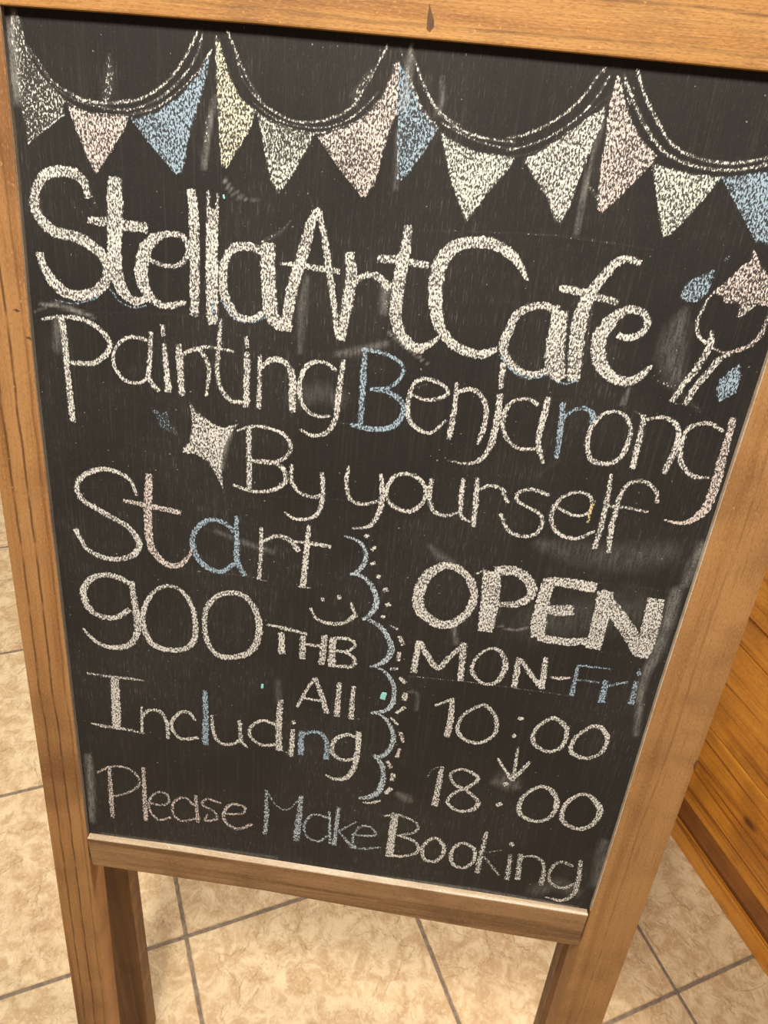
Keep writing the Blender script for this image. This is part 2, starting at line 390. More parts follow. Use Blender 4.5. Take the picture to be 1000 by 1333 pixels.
# ---------------------------------------------------------------- chalk marks: raised crusts of chalk on the panel
TINT = {'w': (0.83, 0.80, 0.75), 'p': (0.80, 0.70, 0.66), 'b': (0.42, 0.545, 0.66), 'g': (0.79, 0.82, 0.74),
        'c': (0.88, 0.83, 0.66), 'y': (0.82, 0.66, 0.36), 'e': (0.60, 0.69, 0.76), 't': (0.30, 0.76, 0.78)}
CHALK=[
('chalk_pennant','grey-white chalk pennant at the left end',[('f','w',0.62,[0],[67,-41,106,-47,135,-84,138,-181,177,-320,243,-403,325,-480,380,-540,365,-613,274,-681,165,-758,83,-820,69,-679,46,-523,51,-369,38,-232,45,-97]),('s','w',1,[14],[75,-119,95,-135,136,-224,195,-357,262,-434,380,-540]),('s','w',1.0,[18],[83,-820,165,-758,274,-681,365,-613]),('s','w',0.9,[14],[54,-108,51,-188,72,-260,98,-352])]),
('chalk_pennant','pale pink chalk pennant',[('f','p',0.85,[0],[376,-548,500,-584,645,-590,826,-578,784,-677,684,-815,591,-939,560,-978,527,-928,495,-865,427,-693])]),
('chalk_pennant','blue chalk pennant under the first swag',[('f','b',0.85,[0],[834,-597,1008,-539,1171,-425,1279,-310,1394,-132,1367,-288,1303,-474,1256,-603,1237,-667,1176,-916,1121,-913,980,-771]),('s','b',1.0,[20],[834,-601,980,-763,1130,-912]),('s','w',0.9,[17],[844,-577,1009,-516,1172,-402,1297,-279,1385,-155])]),
('chalk_pennant','cream chalk pennant left of the second swag',[('f','c',0.82,[0],[1406,-74,1446,-92,1488,-234,1575,-405,1690,-471,1657,-582,1542,-767,1488,-845,1443,-841,1426,-619,1410,-314]),('s','c',1.0,[17],[1417,-80,1422,-313,1435,-587,1452,-832])]),
('chalk_pennant','greenish white chalk pennant',[('f','g',0.75,[0],[1682,-472,1771,-525,1913,-559,2089,-574,2025,-706,1924,-877,1846,-976,1790,-906,1731,-701])]),
('chalk_pennant','pink chalk pennant under the second swag',[('f','p',0.85,[0],[2104,-588,2243,-529,2361,-480,2441,-405,2518,-308,2575,-114,2608,-111,2619,-389,2574,-545,2537,-706,2513,-837,2450,-941,2403,-913,2259,-764]),('s','p',1.0,[20],[2108,-596,2259,-764,2422,-927])]),
('chalk_pennant','blue chalk pennant beside the smudged apex',[('f','b',0.78,[0],[2593,-127,2672,-164,2718,-276,2779,-375,2896,-470,2864,-519,2793,-650,2720,-784,2661,-806,2615,-435]),('s','w',0.9,[16],[2593,-42,2634,-124,2718,-276,2779,-375,2893,-471]),('s','b',1.0,[19],[2603,-140,2625,-434,2657,-798]),('s','b',1.0,[14],[2878,-487,2800,-634,2678,-804])]),
('chalk_pennant','white chalk pennant under the third swag',[('f','g',0.88,[0],[2895,-486,3022,-543,3164,-584,3302,-587,3422,-591,3384,-673,3270,-828,3200,-950,3148,-1025,3093,-944,2998,-758])]),
('chalk_pennant','cream chalk pennant under the third swag',[('f','w',0.85,[0],[3459,-603,3567,-539,3683,-444,3797,-344,3930,-237,3932,-362,3892,-486,3858,-644,3818,-871,3777,-978,3729,-954,3653,-823,3545,-705])]),
('chalk_pennant','pink chalk pennant right of the third swag',[('f','p',0.88,[0],[3956,-63,3988,-95,4022,-178,4103,-317,4192,-413,4312,-500,4280,-572,4190,-690,4111,-794,4037,-885,3987,-855,3959,-603,3953,-420,3939,-243,3935,-186])]),
('chalk_pennant','pale green chalk pennant under the last swag',[('f','g',0.88,[0],[4281,-545,4428,-566,4566,-584,4739,-583,4694,-689,4601,-842,4498,-975,4459,-991,4425,-925,4373,-784,4318,-662])]),
('chalk_pennant','blue chalk pennant at the right end',[('f','b',0.85,[0],[4739,-583,4857,-561,5024,-517,5126,-477,5191,-734,5167,-980,5073,-949,4900,-764]),('s','b',1.0,[19],[4742,-590,4900,-764,5075,-957])]),
('chalk_garland_string',None,[('s','w',0.83,[12,24,30],[119,-199,221,-317,299,-424,401,-476,524,-520,686,-521,831,-493]),('s','w',0.85,[24,24,24],[794,-507,867,-490,1013,-416,1140,-307,1230,-182,1301,-54]),('s','w',0.65,[18,18,24],[156,-255,218,-340,297,-442,399,-504,540,-541,719,-557]),('s','w',0.78,[24,24,18],[719,-560,864,-536,1047,-451,1192,-325,1281,-207,1332,-66]),('s','w',0.73,[19],[211,-401,344,-512,500,-584,645,-590,826,-574,1009,-508])]),
('chalk_garland_string',None,[('s','w',0.78,[24],[1488,-43,1548,-156,1591,-240,1644,-324,1715,-416]),('s','w',0.63,[18],[1539,-156,1592,-299,1662,-382]),('s','w',0.81,[24],[1654,-376,1769,-456,1929,-514,2103,-503,2238,-453,2328,-385,2396,-274,2469,-137,2518,-34]),('s','w',0.78,[19],[1664,-435,1806,-510,1965,-543,2139,-535,2292,-479,2405,-385,2483,-296]),('s','w',0.63,[18],[2300,-342,2346,-279,2411,-244]),('s','w',0.73,[19],[1665,-481,1771,-525,1913,-559,2089,-574,2243,-526,2361,-476,2441,-405,2518,-308,2570,-143])]),
('chalk_garland_string',None,[('s','w',0.81,[27],[2680,-84,2710,-132,2763,-228,2843,-339,2937,-414,3046,-472,3221,-505,3391,-509]),('s','w',0.75,[21],[2906,-439,3103,-513,3278,-543,3398,-550]),('s','w',0.83,[24],[3338,-491,3467,-452,3574,-394,3690,-309,3783,-199,3842,-93,3877,-48]),('s','w',0.79,[21],[3350,-564,3510,-506,3618,-450,3748,-348,3840,-237,3913,-87]),('s','w',0.53,[18],[3356,-597,3487,-570,3596,-513,3711,-412,3807,-314,3930,-200])]),
('chalk_garland_string',None,[('s','w',0.81,[29],[4072,-46,4153,-181,4267,-317,4376,-426,4541,-490,4726,-507,4868,-486,4986,-445,5093,-375]),('s','w',0.77,[30],[4000,-80,4099,-229,4213,-366,4339,-475,4519,-534,4738,-547,4924,-511,5085,-451]),('s','w',0.63,[17],[3981,-67,4067,-232])]),
('chalk_letter',None,[('s','w',1.0,[44,72,83,77,72,77,83,83,88,83,77,77,77,88,83,77,66],[483,-1128,470,-1039,403,-983,280,-975,175,-1020,110,-1119,87,-1228,129,-1317,221,-1386,374,-1405,490,-1453,571,-1525,594,-1637,527,-1752,390,-1817,266,-1814,175,-1748,117,-1655,86,-1544]),('s','b',0.8,[23],[170,-1876,330,-1883,496,-1822])]),
('chalk_letter',None,[('s','w',1.0,[94,122,116,111,105,89,66,44],[693,-980,684,-1123,673,-1277,655,-1468,659,-1630,703,-1757,787,-1815,885,-1788]),('s','w',0.85,[54,70,81,81],[478,-1282,589,-1278,740,-1286,909,-1292]),('s','b',0.8,[23],[607,-1751,672,-1828,776,-1864,865,-1840])]),
('chalk_letter',None,[('s','w',1.0,[39,39,44,44,44,67,100,111,89,56,44],[916,-1505,1034,-1536,1146,-1509,1205,-1426,1177,-1327,1076,-1311,983,-1339,903,-1410,860,-1527,853,-1658,904,-1769,1024,-1823,1165,-1782])]),
('chalk_letter',None,[('s','w',1.0,[65,82,82,82,76],[1237,-1002,1250,-1188,1251,-1374,1246,-1632,1242,-1866]),('s','b',1.0,[23],[1216,-1852,1250,-1873])]),
('chalk_letter',None,[('s','w',1.0,[32,32],[1356,-1012,1352,-1363]),('s','w',1.0,[26,26],[1421,-1013,1411,-1357]),('s','w',1.0,[78,94,94,89,83],[1383,-1114,1377,-1361,1375,-1618,1377,-1851,1381,-1910]),('s','b',0.8,[29],[1383,-1749,1390,-1849])]),
('chalk_letter',None,[('s','w',1.0,[67,67,67,61,67,78,78,67,50,50],[1742,-1354,1634,-1339,1542,-1356,1483,-1429,1458,-1543,1466,-1673,1501,-1769,1570,-1846,1674,-1847,1760,-1794]),('s','w',1.0,[100,111,111,111,89,56],[1786,-1303,1787,-1476,1799,-1637,1820,-1800,1891,-1868,1969,-1876]),('s','b',0.7,[23],[1449,-1742,1570,-1871,1709,-1860,1795,-1803])]),
('chalk_letter',None,[('s','w',1.0,[43,76,87,87,87,87,81],[2128,-1040,2080,-1150,2039,-1323,1997,-1485,1963,-1618,1940,-1787,1926,-1873]),('s','w',1.0,[32,49,54,54,54,49,38],[2135,-1039,2168,-1171,2211,-1352,2243,-1507,2279,-1682,2315,-1896]),('s','w',1.0,[22,38,49,49,43],[1878,-1431,1986,-1423,2119,-1432,2236,-1436,2302,-1440]),('s','w',0.8,[13],[2064,-969,2091,-1029]),('s','w',0.8,[13],[2121,-989,2115,-1041])]),
('chalk_letter',None,[('s','w',1.0,[77,88,88,82,71],[2367,-1304,2385,-1443,2378,-1622,2361,-1772,2343,-1924]),('s','w',0.95,[43,49,54,65,70],[2409,-1537,2445,-1469,2525,-1436,2601,-1460,2664,-1509]),('s','w',0.45,[55],[2656,-1510,2656,-1607,2665,-1704])]),
('chalk_letter',None,[('s','w',1.0,[60,81,92,98,92,81,71,65],[2757,-1088,2757,-1217,2738,-1374,2727,-1534,2732,-1697,2778,-1825,2863,-1900,2951,-1933]),('s','w',0.9,[53,69,63,53],[2570,-1322,2659,-1317,2773,-1321,2921,-1331]),('s','w',1.0,[68,62,51,39],[2834,-1901,2912,-1909,2986,-1888,3050,-1830])]),
('chalk_letter',None,[('s','w',1.0,[32,64,75,80,85,96,112,112,107,91,80,75,75,48],[3613,-1347,3544,-1254,3461,-1186,3344,-1143,3217,-1144,3096,-1187,3019,-1279,2992,-1383,2994,-1510,3019,-1637,3056,-1748,3140,-1839,3249,-1895,3377,-1910,3487,-1858])]),
('chalk_letter',None,[('s','w',1.0,[55,55,60,66,77,71,66,66,60],[3834,-1529,3758,-1513,3650,-1546,3582,-1606,3549,-1725,3529,-1828,3573,-1925,3670,-2003,3782,-2017,3868,-1979]),('s','w',1.0,[66,93,99,99,82],[3851,-1511,3872,-1688,3878,-1854,3913,-1952,3985,-2021]),('s','b',0.8,[23],[3510,-1898,3628,-2004,3769,-2039,3880,-2000])]),
('chalk_letter',None,[('s','w',1.0,[47,53,63,74,95,116,116,105,90],[4353,-1163,4263,-1143,4193,-1177,4134,-1268,4083,-1359,4043,-1473,4029,-1604,4043,-1767,4060,-1935,4071,-2020]),('s','w',0.85,[47,68,63,52],[3850,-1387,3954,-1388,4069,-1407,4259,-1437]),('s','w',0.85,[71],[3911,-1536,3925,-1698,3949,-1863,3978,-2014]),('s','w',0.8,[11],[4100,-1515,4109,-1676,4129,-1892]),('s','b',0.9,[23],[3912,-2022,4019,-2052,4096,-2017])]),
('chalk_letter',None,[('s','w',1.0,[49,54,54,59,59,81,108,119,103,81,76,70,32],[4317,-1661,4401,-1672,4477,-1621,4494,-1535,4419,-1476,4312,-1494,4241,-1572,4195,-1683,4203,-1798,4265,-1910,4371,-1974,4471,-1979,4541,-1924,4593,-1853]),('s','w',0.6,[14],[4610,-1936,4650,-1897,4693,-1841])]),
('chalk_letter',None,[('s','w',1.0,[56],[204,-1992,214,-2158,215,-2338,216,-2524,217,-2714,222,-2831]),('s','w',1.0,[30,36,48,48,48,48,42],[55,-2032,176,-2001,338,-1994,461,-2032,546,-2102,573,-2187,496,-2287,400,-2334,243,-2344])]),
('chalk_letter',None,[('s','w',1.0,[36,36,36,30,36,36,36],[856,-2097,745,-2087,652,-2142,596,-2238,602,-2347,670,-2431,780,-2445,866,-2392]),('s','w',1.0,[36,49,43],[902,-2043,886,-2222,871,-2387,944,-2490])]),
('chalk_letter',None,[('s','w',1.0,[41],[992,-1971,998,-2046]),('s','w',1.0,[43,55,61],[999,-2116,1010,-2297,1022,-2484])]),
('chalk_letter',None,[('s','w',1.0,[55,61,55],[1112,-2106,1120,-2284,1128,-2495]),('s','w',1.0,[30,36,42,42,30],[1127,-2211,1174,-2152,1264,-2124,1325,-2187,1346,-2293,1322,-2480])]),
('chalk_letter',None,[('s','w',1.0,[30,42,42,48,42,36],[1440,-1883,1427,-2057,1412,-2255,1438,-2398,1507,-2491,1608,-2497]),('s','w',1.0,[30],[1222,-2126,1347,-2093,1533,-2106])]),
('chalk_letter',None,[('s','w',1.0,[41],[1630,-1985,1645,-2063]),('s','w',1.0,[54],[1640,-2106,1642,-2317,1641,-2531])]),
('chalk_letter',None,[('s','w',1.0,[42],[1741,-2126,1741,-2305,1741,-2527]),('s','w',1.0,[42,48,54,66,60],[1757,-2195,1826,-2137,1914,-2132,1973,-2187,2000,-2292,1996,-2421,2009,-2522])]),
('chalk_letter',None,[('s','w',1.0,[36,36,42,48,36,36,30],[2320,-2154,2229,-2106,2125,-2129,2068,-2211,2050,-2340,2088,-2465,2181,-2532,2298,-2522]),('s','w',1.0,[43,49,55,55,43,36,30],[2376,-2076,2361,-2247,2351,-2413,2341,-2545,2283,-2657,2172,-2701,2078,-2665])]),
('chalk_letter','blue chalk letter',[('s','b',1.0,[41,53,53,53],[2530,-1965,2532,-2149,2538,-2328,2537,-2551]),('s','b',1.0,[35],[2510,-1976,2648,-1981,2772,-2023,2826,-2078,2804,-2169,2724,-2242,2604,-2269]),('s','b',1.0,[36,42,54,54,48,48,42],[2604,-2269,2727,-2277,2819,-2320,2866,-2397,2821,-2514,2719,-2575,2576,-2584,2467,-2570])]),
('chalk_letter',None,[('s','w',1.0,[30,35,35,35,35,35,35,47,47,41,35,30],[2892,-2262,2993,-2299,3096,-2286,3180,-2230,3134,-2173,3026,-2138,2942,-2156,2901,-2229,2888,-2339,2909,-2466,2984,-2540,3093,-2554,3186,-2449]),('s','w',0.6,[18],[2931,-2216,3014,-2179])]),
('chalk_letter',None,[('s','w',1.0,[36,47,47],[3235,-2152,3241,-2368,3230,-2584]),('s','w',1.0,[35,41,41,47,47,35],[3259,-2202,3342,-2178,3425,-2217,3479,-2319,3483,-2466,3454,-2592])]),
('chalk_letter',None,[('s','w',1.0,[51,46],[3551,-1956,3556,-2139]),('s','w',1.0,[54,54,60,54,42,30,18],[3563,-2191,3569,-2344,3566,-2493,3548,-2628,3491,-2727,3390,-2774,3245,-2765])]),
('chalk_letter',None,[('s','w',1.0,[35,30,35,47,41,35,35],[3849,-2232,3775,-2200,3676,-2222,3623,-2301,3619,-2430,3675,-2535,3773,-2597,3894,-2581]),('s','w',1.0,[47,59,53,42,30],[3915,-2170,3908,-2319,3903,-2486,3935,-2614,3974,-2685])]),
('chalk_letter','blue chalk letter',[('s','b',1.0,[47,53,47,41],[4033,-2201,4047,-2344,4058,-2491,4064,-2632]),('s','b',1.0,[29,35,46,52],[4065,-2305,4113,-2245,4194,-2220,4267,-2261,4276,-2329])]),
('chalk_letter',None,[('s','w',1.0,[29,35,41,47,41,41,47,47,41,35,29],[4413,-2215,4322,-2263,4272,-2370,4272,-2500,4327,-2615,4436,-2633,4522,-2589,4563,-2461,4559,-2333,4500,-2240,4413,-2215])]),
('chalk_letter',None,[('s','w',1.0,[41,47,53],[4629,-2215,4641,-2377,4643,-2639]),('s','w',0.7,[23],[4561,-2197,4626,-2224]),('s','w',1.0,[29,35,41,52,58,41],[4642,-2253,4751,-2217,4839,-2233,4905,-2306,4920,-2432,4902,-2547,4885,-2654])]),
('chalk_letter',None,[('s','w',1.0,[29,35,35,41,46,41,29],[5217,-2265,5120,-2220,5024,-2236,4957,-2299,4952,-2428,4990,-2554,5099,-2644,5211,-2642]),('s','p',1.0,[54,60,72,78,78,54,36,24],[5262,-2160,5269,-2313,5274,-2497,5280,-2706,5268,-2884,5195,-3005,5100,-3049,4989,-3035])]),
('chalk_letter',None,[('s','w',1.0,[45,52,52],[1665,-2699,1668,-2924,1672,-3213]),('s','w',1.0,[25,32,38,38,38,38],[1573,-2736,1693,-2682,1840,-2686,1952,-2729,2002,-2820,1949,-2926,1829,-2977,1697,-2980]),('s','w',1.0,[39,46,46,39,33],[1697,-2980,1866,-2968,1953,-3026,1969,-3126,1873,-3212,1720,-3248,1547,-3216])]),
('chalk_letter',None,[('s','w',1.0,[39,39,39,33],[2017,-2981,2022,-3119,2102,-3211,2217,-3230,2281,-3190]),('s','w',1.0,[40,47,40,40,27],[2262,-3004,2279,-3145,2269,-3313,2207,-3417,2074,-3451,1975,-3408])]),
('chalk_letter',None,[('s','w',1.0,[33,39,39,33],[2474,-2928,2467,-3091,2513,-3208,2610,-3236,2729,-3194]),('s','w',1.0,[40,53,46,40,26],[2735,-2953,2764,-3131,2747,-3300,2682,-3427,2547,-3468])]),
('chalk_letter',None,[('s','w',1.0,[39,39,39,45,39,39,39],[2935,-2921,2846,-2957,2797,-3065,2811,-3166,2893,-3237,3006,-3242,3093,-3151,3104,-3033,3039,-2951,2935,-2921])]),
('chalk_letter',None,[('s','w',1.0,[45,45,39,32],[3139,-2941,3139,-3099,3190,-3216,3287,-3243,3384,-3202]),('s','w',1.0,[39,45,39,26],[3386,-2913,3393,-3084,3410,-3226,3491,-3270])]),
('chalk_letter',None,[('s','w',1.0,[38,51,45],[3494,-2892,3508,-3067,3525,-3303]),('s','w',1.0,[25,38,32,25],[3512,-2990,3594,-2934,3677,-2942,3736,-2970]),('s','w',1.0,[38],[3711,-2982,3759,-3052])]),
('chalk_letter',None,[('s','w',1.0,[38,32,38,38,38,38,38,38,38],[4059,-2949,3936,-2920,3834,-2957,3823,-3023,3908,-3072,4017,-3117,4062,-3194,4022,-3304,3917,-3341,3798,-3295,3723,-3170])]),
('chalk_letter',None,[('s','w',1.0,[32,32,32,32,32,38,44,44,38,32],[4146,-3044,4283,-3096,4386,-3067,4410,-2966,4341,-2896,4245,-2904,4159,-2972,4118,-3089,4144,-3209,4228,-3285,4359,-3293,4471,-3214]),('s','y',1.0,[25,31,25],[4420,-2955,4409,-3047,4410,-3140])]),
('chalk_letter',None,[('s','w',1.0,[38,50,50,50],[4499,-2721,4517,-2991,4516,-3196,4508,-3362])]),
('chalk_letter',None,[('s','w',1.0,[43,37,37,37,43,50,50,43],[4892,-2894,4861,-2803,4758,-2739,4658,-2763,4609,-2858,4601,-3020,4601,-3184,4627,-3385]),('s','w',1.0,[31],[4534,-2983,4671,-2973,4835,-2986])]),
('chalk_letter',None,[('s','w',1.0,[35,42,50,50,50,57,57,57,57,64,57,50,50,42,50],[716,-3417,667,-3292,550,-3229,412,-3227,274,-3300,200,-3404,233,-3524,364,-3603,520,-3680,637,-3751,715,-3875,664,-3997,515,-4071,369,-4070,249,-4018,194,-3930,152,-3823])]),
('chalk_letter',None,[('s','p',1.0,[64,78,78,78,64,57,43,36],[834,-3217,811,-3485,803,-3749,832,-3926,929,-4045,1052,-4054,1153,-3946,1179,-3874]),('s','p',1.0,[42,55,55],[602,-3489,791,-3505,1087,-3532])]),
('chalk_letter','blue chalk letter',[('s','b',1.0,[50,50,50,57,57,57,43],[1542,-3645,1463,-3575,1344,-3560,1234,-3653,1185,-3783,1219,-3936,1319,-4037,1442,-4053,1553,-3959]),('s','b',1.0,[42,50,57,50],[1567,-3502,1572,-3747,1577,-3928,1645,-4061])]),
('chalk_letter',None,[('s','w',1.0,[35,42,42],[1781,-3581,1782,-3821,1770,-4071]),('s','w',1.0,[35,42,49,56],[1807,-3705,1904,-3635,2023,-3655,2105,-3749]),('s','w',0.8,[15],[1744,-4084,1840,-4088])]),
('chalk_letter',None,[('s','w',1.0,[42,56,56],[2182,-3496,2173,-3717,2160,-4096]),('s','w',1.0,[28,42,42],[2072,-3665,2219,-3659,2373,-3669]),('s','w',1.0,[22],[2116,-4103,2221,-4099])]),
('chalk_underline',None,[('s','w',0.6,[15],[1216,-4087,1380,-4085,1625,-4064,1849,-4090])]),
('chalk_letter',None,[('s','w',1.0,[54,61,61,61,69,69,61,54,54],[605,-4308,482,-4256,334,-4264,215,-4350,167,-4479,198,-4623,300,-4702,452,-4695,588,-4590]),('s','w',1.0,[55,63,71,71,63,55,47,32],[623,-4286,634,-4454,654,-4650,638,-4856,543,-4997,363,-5041,234,-4989,134,-4876])]),
('chalk_letter',None,[('s','w',1.0,[39,46,54,62,62,62,62,62,54,46,39],[941,-4280,812,-4377,722,-4564,712,-4767,787,-4935,938,-4975,1092,-4936,1181,-4817,1196,-4611,1151,-4421,1066,-4301,941,-4280])]),
('chalk_letter',None,[('s','w',1.0,[54,54,54,54,54,61,61,69,69,61,54,54],[1524,-4260,1399,-4313,1297,-4471,1280,-4673,1314,-4846,1400,-4956,1525,-4961,1671,-4894,1763,-4745,1776,-4516,1715,-4354,1627,-4267,1524,-4260])]),
('chalk_smiley',None,[('s','w',1.0,[36],[2333,-4190,2338,-4208]),('s','w',1.0,[44],[2474,-4141,2480,-4164]),('s','w',1.0,[37,37,45,45,52],[2238,-4315,2298,-4410,2424,-4439,2545,-4406,2636,-4313]),('s','w',1.0,[37],[2591,-4201,2613,-4274,2631,-4300])]),
('chalk_letter',None,[('s','w',1.0,[30,46,38],[1863,-4543,2014,-4556,2207,-4586]),('s','w',1.0,[62,69],[1984,-4611,1996,-4838])]),
('chalk_letter',None,[('s','w',1.0,[62],[2184,-4620,2184,-4858]),('s','w',1.0,[62,69],[2376,-4578,2366,-4891]),('s','w',1.0,[38],[2198,-4701,2355,-4692])]),
('chalk_letter',None,[('s','w',1.0,[69,77],[2449,-4591,2456,-4902]),('s','w',1.0,[38],[2464,-4588,2598,-4576,2654,-4637,2587,-4712,2483,-4722]),('s','w',1.0,[39,46,39],[2577,-4721,2654,-4777,2644,-4869,2504,-4893])]),
('chalk_letter',None,[('s','w',1.0,[40],[2311,-5064,2233,-5234,2163,-5426]),('s','w',1.0,[48,57,57],[2316,-5063,2381,-5235,2445,-5449]),('s','w',1.0,[33],[2215,-5314,2422,-5315])]),
('chalk_letter',None,[('s','w',1.0,[48,65],[2540,-5077,2541,-5468])]),
('chalk_letter',None,[('s','w',1.0,[48,57],[2672,-5096,2678,-5479])]),
('chalk_letter',None,[('s','w',0.85,[25,42,42,25],[127,-5388,354,-5389,512,-5381,681,-5378]),('s','w',1.0,[86,95,95],[392,-5396,389,-5706,373,-6030]),('s','w',0.85,[27,53,44,27],[118,-6012,263,-6021,451,-6021,660,-6041])]),
('chalk_letter',None,[('s','w',1.0,[35],[642,-5711,633,-6025]),('s','w',1.0,[35,43,43],[643,-5827,721,-5731,835,-5739,888,-5874,893,-6057])]),
('chalk_letter',None,[('s','w',1.0,[43],[1171,-5770,1111,-5688,1019,-5714,940,-5836,948,-5951,1033,-6039,1201,-5992])]),
('chalk_letter','blue chalk letter',[('s','b',1.0,[51,68,68],[1274,-5392,1277,-5715,1270,-6063])]),
('chalk_letter',None,[('s','w',1.0,[35,43,43,35],[1338,-5681,1355,-5904,1428,-6024,1566,-5997,1630,-5911]),('s','w',1.0,[43,52,26],[1610,-5697,1628,-5941,1693,-6024])]),
('chalk_letter',None,[('s','w',1.0,[43,43,43,43],[1970,-5687,1835,-5655,1728,-5747,1714,-5866,1818,-5964,1966,-5936]),('s','w',1.0,[59,68,68],[2001,-5377,1993,-5697,2007,-6002]),('s','w',0.7,[26],[2002,-5988,2129,-6023])]),
('chalk_letter',None,[('s','w',1.0,[42],[2133,-5615,2136,-5631]),('s','w',1.0,[51,60],[2133,-5715,2123,-6049])]),
('chalk_letter','blue chalk letter',[('s','b',1.0,[60,68],[2218,-5716,2220,-6016]),('s','b',1.0,[43,51,68],[2231,-5755,2351,-5697,2439,-5744,2473,-5878,2470,-6021])]),
('chalk_letter',None,[('s','w',1.0,[42,51,51,42],[2752,-5693,2640,-5680,2539,-5777,2528,-5926,2628,-6005,2750,-5966]),('s','w',1.0,[61,61,61,52,26],[2764,-5625,2771,-5879,2743,-6109,2678,-6235,2565,-6267,2483,-6231])]),
('chalk_bracket','pale blue scalloped chalk bracket',[('s','e',0.95,[21,42,49,49,28],[2486,-3549,2605,-3582,2669,-3664,2669,-3776,2608,-3888,2560,-3911])]),
('chalk_bracket','pale blue scalloped chalk bracket',[('s','e',0.95,[29,43,58,58,29],[2560,-3902,2670,-3919,2761,-4014,2805,-4147,2769,-4272,2704,-4348])]),
('chalk_bracket','pale blue scalloped chalk bracket',[('s','e',0.95,[30,53,68,60,30],[2703,-4332,2829,-4379,2931,-4490,2980,-4632,2926,-4769,2813,-4845])]),
('chalk_bracket','pale blue scalloped chalk bracket',[('s','e',0.95,[24,40,55,55,32],[2816,-4834,2935,-4870,3033,-5011,3051,-5195,2997,-5314,2868,-5371])]),
('chalk_bracket','pale blue scalloped chalk bracket',[('s','e',0.95,[25,42,58,58,42],[2868,-5361,2992,-5408,3078,-5560,3092,-5701,3033,-5858,2937,-5906])]),
('chalk_bracket','pale blue scalloped chalk bracket',[('s','e',0.95,[44,53,61,70,61,44],[2928,-5884,3011,-5981,3044,-6156,3020,-6336,2925,-6443,2834,-6471])]),
('chalk_dash',None,[('s','w',1.0,[41],[2654,-3518,2681,-3527])]),
('chalk_dash',None,[('s','w',1.0,[41],[2722,-3645,2743,-3614])]),
('chalk_dash',None,[('s','w',1.0,[42],[2728,-3781,2760,-3767])]),
('chalk_dash',None,[('s','w',1.0,[42],[2786,-3890,2811,-3895])]),
('chalk_dash',None,[('s','w',1.0,[50],[2858,-4026,2884,-4008])]),
('chalk_dash',None,[('s','w',1.0,[43],[2891,-4167,2920,-4153])]),
('chalk_dash',None,[('s','w',1.0,[44],[2866,-4290,2887,-4297])]),
('chalk_dash',None,[('s','w',1.0,[26],[2946,-4369,2983,-4388,3015,-4402])]),
('chalk_dash',None,[('s','w',1.0,[45],[3038,-4472,3075,-4558])]),
('chalk_dash',None,[('s','w',1.0,[46],[3055,-4644,3048,-4735])]),
('chalk_dash',None,[('s','w',1.0,[39],[3006,-4837,3046,-4825])]),
('chalk_dash',None,[('s','w',1.0,[47],[3092,-4921,3135,-4972])]),
('chalk_dash',None,[('s','w',1.0,[55],[3151,-5091,3154,-5163])]),
('chalk_dash',None,[('s','w',1.0,[40],[3164,-5251,3096,-5329])]),
('chalk_dash',None,[('s','w',1.0,[33],[3053,-5401,3120,-5464])]),
('chalk_dash',None,[('s','p',1.0,[41],[3150,-5553,3192,-5667])]),
('chalk_dash',None,[('s','p',1.0,[42],[3170,-5758,3150,-5865])]),
('chalk_dash',None,[('s','p',1.0,[43],[3067,-5940,3111,-6015])]),
('chalk_dash',None,[('s','w',1.0,[52],[3135,-6083,3135,-6174])]),
('chalk_dash',None,[('s','w',1.0,[53],[3135,-6276,3084,-6358])]),
('chalk_dash',None,[('s','w',1.0,[36],[2885,-6524,2965,-6508,3038,-6468])]),
('paint_drop','dried cyan paint drop',[('s','t',1.0,[48,56,48],[2962,-5120,2957,-5153,2953,-5186])]),
('paint_drop','dried cyan paint drop',[('s','t',1.0,[24,32,24],[1825,-5225,1823,-5258])]),
('paint_drop','dried cyan paint drop',[('s','t',1.0,[13],[1465,-1019,1469,-1034])]),
('chalk_letter',None,[('s','w',1.0,[70,92,106,106,99,92,85,77,77,70,70,70],[3371,-3698,3220,-3797,3158,-3991,3185,-4170,3328,-4277,3458,-4275,3583,-4142,3620,-3948,3531,-3769,3371,-3698])]),
('chalk_letter',None,[('s','w',1.0,[155,162,155,134],[3734,-3700,3760,-3956,3763,-4107,3765,-4293]),('s','w',1.0,[27],[3614,-3736,3671,-3698]),('s','w',1.0,[83,96,96,83,69,55],[3756,-3685,3928,-3670,4060,-3760,4087,-3874,4003,-3971,3845,-4008])]),
('chalk_letter',None,[('s','w',1.0,[105,126,133,119],[4207,-3708,4194,-3976,4201,-4159,4215,-4281]),('s','w',1.0,[74,102,102],[4196,-3715,4393,-3714,4593,-3729]),('s','w',1.0,[91,111,104],[4248,-3998,4347,-3988,4455,-3964]),('s','w',1.0,[79,86,79],[4224,-4286,4431,-4292,4629,-4259])]),
('chalk_letter',None,[('s','w',1.0,[132,139,132],[4684,-3749,4698,-4046,4698,-4320]),('s','w',1.0,[83,132,139,132],[4647,-3749,4781,-3912,4948,-4097,5102,-4304]),('s','w',1.0,[146,153,139,97],[5095,-3757,5114,-3978,5126,-4191,5119,-4343])]),
('chalk_letter',None,[('s','w',1.0,[60,68],[3214,-4497,3198,-4839]),('s','w',1.0,[60,60,52,52],[3224,-4511,3399,-4751,3491,-4629,3593,-4481]),('s','w',1.0,[68,60],[3600,-4454,3628,-4855])]),
('chalk_letter',None,[('s','w',1.0,[30,37,45,37,45,60,52,37],[3851,-4463,3740,-4570,3714,-4739,3830,-4853,3945,-4816,3997,-4640,3943,-4502,3851,-4463])]),
